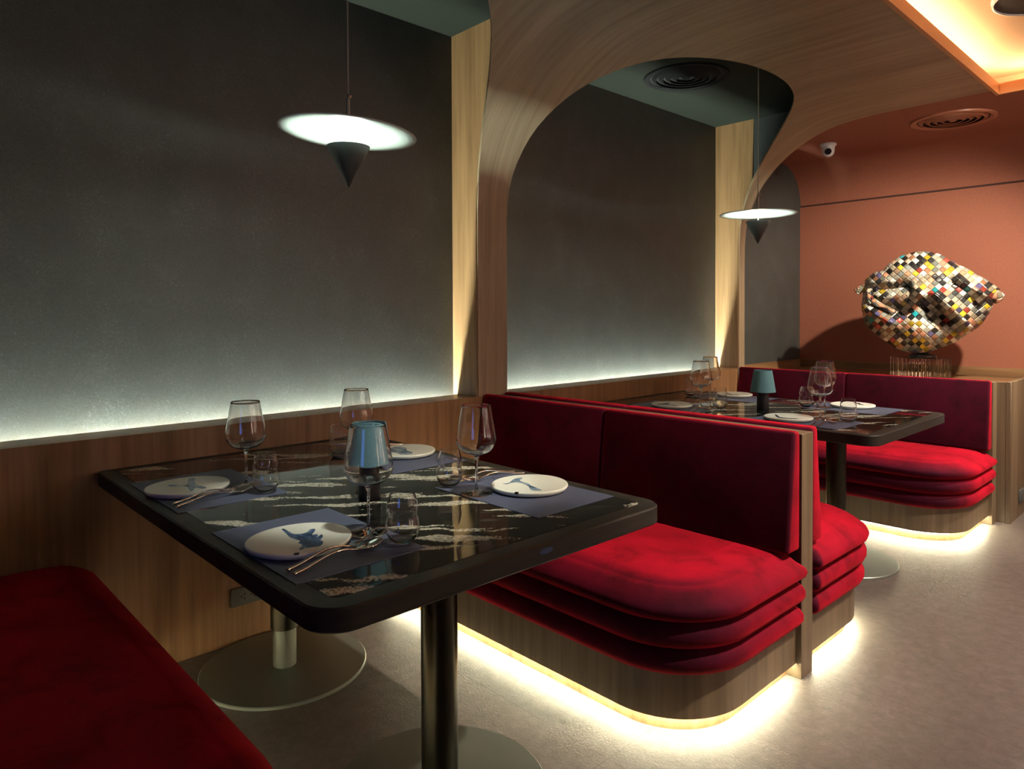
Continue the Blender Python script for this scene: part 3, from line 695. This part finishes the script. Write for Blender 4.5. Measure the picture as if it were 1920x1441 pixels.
# ================================================================== SCULPTURE ON PEDESTAL
SC = Vector((1.255, 3.70, 1.347))
bm = bmesh.new()
n = 4; side = .155; pts = []
per = 13
for e in range(4):
    a = R(90*e); ux, uy = math.cos(a), math.sin(a); nx, ny = math.cos(a-math.pi/2), math.sin(a-math.pi/2)
    for k in range(per*6):
        t = -1 + 2*k/(per*6); w_ = .007*abs(math.sin(math.pi*k/6))
        pts.append((ux*t*side + nx*(side-.004+w_), uy*t*side + ny*(side-.004+w_)))
prism(bm, pts, 'Z', 0, .165)
ped = obj('display_pedestal', bm, M_acryl); ped.location = (SC.x-.02, SC.y, .7905); ped.rotation_euler.z = R(34)
tag(ped, 'clear ribbed glass block pedestal under the patchwork sculpture', 'pedestal')

def patch_mat():
    x, nt, b = mat('woven_magazine_strips'); L = nt.links.new
    tc = nt.nodes.new('ShaderNodeTexCoord'); mp = nt.nodes.new('ShaderNodeMapping'); mp.inputs['Rotation'].default_value = (0, 0, R(45)); mp.inputs['Scale'].default_value = (1, 1, 1)
    L(tc.outputs['UV'], mp.inputs['Vector'])
    fl = N(nt, 'ShaderNodeVectorMath', operation='FLOOR'); L(mp.outputs[0], fl.inputs[0])
    wn = nt.nodes.new('ShaderNodeTexWhiteNoise'); wn.noise_dimensions = '2D'; L(fl.outputs[0], wn.inputs['Vector'])
    pal = [(0, (.70, .68, .58)), (.13, (.25, .27, .25)), (.24, (.80, .78, .68)), (.33, (.55, .27, .16)), (.41, (.030, .030, .030)), (.60, (.42, .36, .26)), (.68, (.02, .40, .46)), (.71, (.62, .42, .30)), (.80, (.65, .48, .04)), (.85, (.10, .09, .20)), (.88, (.45, .07, .05)), (.92, (.60, .62, .55))]
    r = ramp(nt, pal, 'CONSTANT'); L(wn.outputs['Value'], r.inputs[0])
    # checker of darker strips
    ck = N(nt, 'ShaderNodeTexChecker', Scale=1.0); ck.inputs[1].default_value = (1, 1, 1, 1); ck.inputs[2].default_value = (.42, .40, .36, 1); L(mp.outputs[0], ck.inputs['Vector'])
    mx = N(nt, 'ShaderNodeMix', data_type='RGBA', blend_type='MULTIPLY'); mx.inputs[0].default_value = .8; L(r.outputs[0], mx.inputs[6]); L(ck.outputs[0], mx.inputs[7])
    # tile edge bump
    fr = N(nt, 'ShaderNodeVectorMath', operation='FRACTION'); L(mp.outputs[0], fr.inputs[0])
    sb = N(nt, 'ShaderNodeVectorMath', operation='SUBTRACT'); sb.inputs[1].default_value = (.5, .5, 0); L(fr.outputs[0], sb.inputs[0])
    ab = N(nt, 'ShaderNodeVectorMath', operation='ABSOLUTE'); L(sb.outputs[0], ab.inputs[0]); sp = nt.nodes.new('ShaderNodeSeparateXYZ'); L(ab.outputs[0], sp.inputs[0])
    mxx = N(nt, 'ShaderNodeMath', operation='MAXIMUM'); L(sp.outputs[0], mxx.inputs[0]); L(sp.outputs[1], mxx.inputs[1])
    rr_ = ramp(nt, [(.36, (1, 1, 1)), (.5, (0, 0, 0))]); L(mxx.outputs[0], rr_.inputs[0])
    bp = N(nt, 'ShaderNodeBump', Strength=.9, Distance=.006); L(rr_.outputs[0], bp.inputs['Height']); L(bp.outputs[0], b.inputs['Normal'])
    L(mx.outputs[2], b.inputs['Base Color']); b.inputs['Roughness'].default_value = .32
    return x
M_patch = patch_mat()
sil = [(400,400),(470,340),(580,318),(640,250),(720,205),(920,153),(1000,156),(1100,175),(1200,235),(1300,290),(1450,380),(1560,455),(1652,520),(1600,592),(1590,680),(1550,770),(1500,840),(1350,940),(1200,1020),(1080,1080),(960,1105),(800,1085),(620,1000),(500,915),(400,830),(378,740),(375,650),(385,520)]
sp_ = []
for x, y in sil:
    px, py = x/4.97+1550-1745, y/4.97+440-570
    sp_.append((px/300.7, -py/258.0))
pol = sorted([(math.atan2(b, a) % (2*math.pi), math.hypot(a, b)) for a, b in sp_])
def sil_r(t):
    t %= 2*math.pi; q = [(pol[-1][0]-2*math.pi, pol[-1][1])] + pol + [(pol[0][0]+2*math.pi, pol[0][1])]
    for a, b in zip(q, q[1:]):
        if a[0] <= t <= b[0]:
            u = (t-a[0])/max(b[0]-a[0], 1e-6); return a[1]+(b[1]-a[1])*u
    return .3
def ridge(p, a, b, w, h):
    """height of a fold line a-b at 2D point p"""
    a, b, p = Vector(a), Vector(b), Vector(p); t = max(0, min(1, (p-a).dot(b-a)/(b-a).length_squared)); d = (p-(a+(b-a)*t)).length
    return h*math.exp(-(d/w)**2)
from mathutils import noise
bm = bmesh.new(); uvl = bm.loops.layers.uv.new('UVMap'); NU, NV = 180, 90; vg = []
AX = Vector((math.cos(R(16)), math.sin(R(16)), 0)); DX = Vector((math.sin(R(16)), -math.cos(R(16)), 0))  # DX points to the aisle
for j in range(NV+1):
    ph = math.pi*j/NV; row = []
    for i in range(NU):
        th = 2*math.pi*i/NU; rr0 = sil_r(th); sp1 = math.sin(ph)**.85
        a, bz, c = rr0*math.cos(th)*sp1, rr0*math.sin(th)*sp1, .30*math.copysign(abs(math.cos(ph))**.9, math.cos(ph))
        nz = noise.noise(Vector((a*5, bz*5, c*5)))*.030 + noise.noise(Vector((a*13, bz*13, c*13)))*.012
        f = 1 if c > 0 else .5
        fold = ridge((a, bz), (-.40, .10), (-.05, .13), .035, -.05) + ridge((a, bz), (-.05, .12), (.02, .02), .03, .07) + ridge((a, bz), (.03, .02), (.20, -.17), .045, -.10) + ridge((a, bz), (.06, .06), (.26, -.16), .05, .06) \
             + ridge((a, bz), (-.38, -.02), (-.18, -.14), .03, .055) + ridge((a, bz), (-.38, .05), (-.10, -.05), .03, -.03) + ridge((a, bz), (.20, .18), (.36, .05), .025, .05) + ridge((a, bz), (-.2, -.02), (.1, -.10), .06, -.03)
        k = math.sin(ph)
        cc = c + (1.45*fold*f if c > 0 else 0) + nz*abs(math.cos(ph))
        s2 = 1 + nz*k*.9
        pt = AX*(a*s2) + Vector((0, 0, bz*s2)) + DX*cc
        if j in (0, NV) and i > 0: row.append(row[0]); continue
        row.append((bm.verts.new(pt), (a*30, bz*30 + (0 if c > 0 else 40))))
    vg.append(row)
for j in range(NV):
    for i in range(NU):
        q = [vg[j][i], vg[j][(i+1) % NU], vg[j+1][(i+1) % NU], vg[j+1][i]]
        uq = []
        for v in q:
            if v[0] not in [w[0] for w in uq]: uq.append(v)
        if len(uq) < 3: continue
        f = bm.faces.new([v[0] for v in uq])
        for lp_, v in zip(f.loops, uq): lp_[uvl].uv = v[1]
root = empty('sculpture', (SC.x, SC.y, .956)); tag(root, 'large crumpled patchwork sculpture of woven coloured strips', 'sculpture')
o = obj('woven_body', bm, M_patch, root, smooth='all'); o.location = SC - Vector((SC.x, SC.y, .956))
# rolled corners of the sheet
def roll(name, pts, r0, r1):
    bm = bmesh.new(); uv = bm.loops.layers.uv.new('UVMap'); seg = 14; P = [Vector(p) for p in catmull(pts, 5)]; rings = []
    for i, p in enumerate(P):
        t = (P[min(i+1, len(P)-1)]-P[max(i-1, 0)]).normalized(); a = t.orthogonal().normalized(); b = t.cross(a); r = (r0+(r1-r0)*i/(len(P)-1))*(1+.18*noise.noise(p*14))
        rings.append([(bm.verts.new(p+(a*math.cos(2*math.pi*k/seg)*1.0+b*math.sin(2*math.pi*k/seg)*.7)*r), (k*.35, i*.45)) for k in range(seg)])
    for A, B in zip(rings, rings[1:]):
        for k in range(seg):
            q = (A[k], A[(k+1) % seg], B[(k+1) % seg], B[k]); f = bm.faces.new([v[0] for v in q])
            for lp_, v in zip(f.loops, q): lp_[uv].uv = v[1]
    bm.faces.new([v[0] for v in rings[0]][::-1]); bm.faces.new([v[0] for v in rings[-1]])
    return obj(name, bm, M_patch, root, smooth='all')
def LP(a, z, c): return AX*a + Vector((0, 0, z-.956+SC.z)) + DX*c
roll('rolled_corner', [LP(.20, .19, .14), LP(.31, .14, .13), LP(.40, .075, .10), LP(.455, .03, .06)], .032, .042)
roll('rolled_corner', [LP(-.27, .12, .14), LP(-.33, .145, .10), LP(-.40, .12, .06), LP(-.435, .095, .05)], .046, .028)
roll('rolled_corner', [LP(-.34, .11, .17), LP(-.33, .05, .20), LP(-.28, 0, .235), LP(-.17, -.06, .27)], .028, .018)
latheobj('support_disc', [(0, 0), (.088, 0), (.090, .004), (.086, .020), (.045, .030), (.030, .06), (0, .06)], M_black, root, 40)

# ================================================================== LIGHTS OF THE OPPOSITE SIDE (seen in the photograph only as reflections in the glasses)
for i, y in enumerate((.2, 1.9, 3.6)):
    root = empty('wall_light', (5.498, y, 1.65)); tag(root, 'slim vertical wall light on the opposite wall, ' + ('farthest from the terracotta wall', 'in the middle of the row', 'nearest the terracotta wall')[i], 'wall light', 'slim wall lights on the opposite side')
    boxobj('back_plate', (-.02, -.0005, -.045, .045, -.62, .62), M_black, root, .004, 1)
    boxobj('tube', (-.055, -.02, -.013, .013, -.58, .58), M_globe, root, .008, 2)
root = empty('wall_screen', (3.3, -4.197, 1.55)); tag(root, 'wide blue-lit screen on the wall behind the viewer', 'screen')
boxobj('housing', (-.56, .56, .0005, .04, -.33, .33), M_blackm, root, .006, 1)
boxobj('display', (-.54, .54, .040, .042, -.31, .31), emit('blue_display', (.12, .25, 1), 2.2), root)
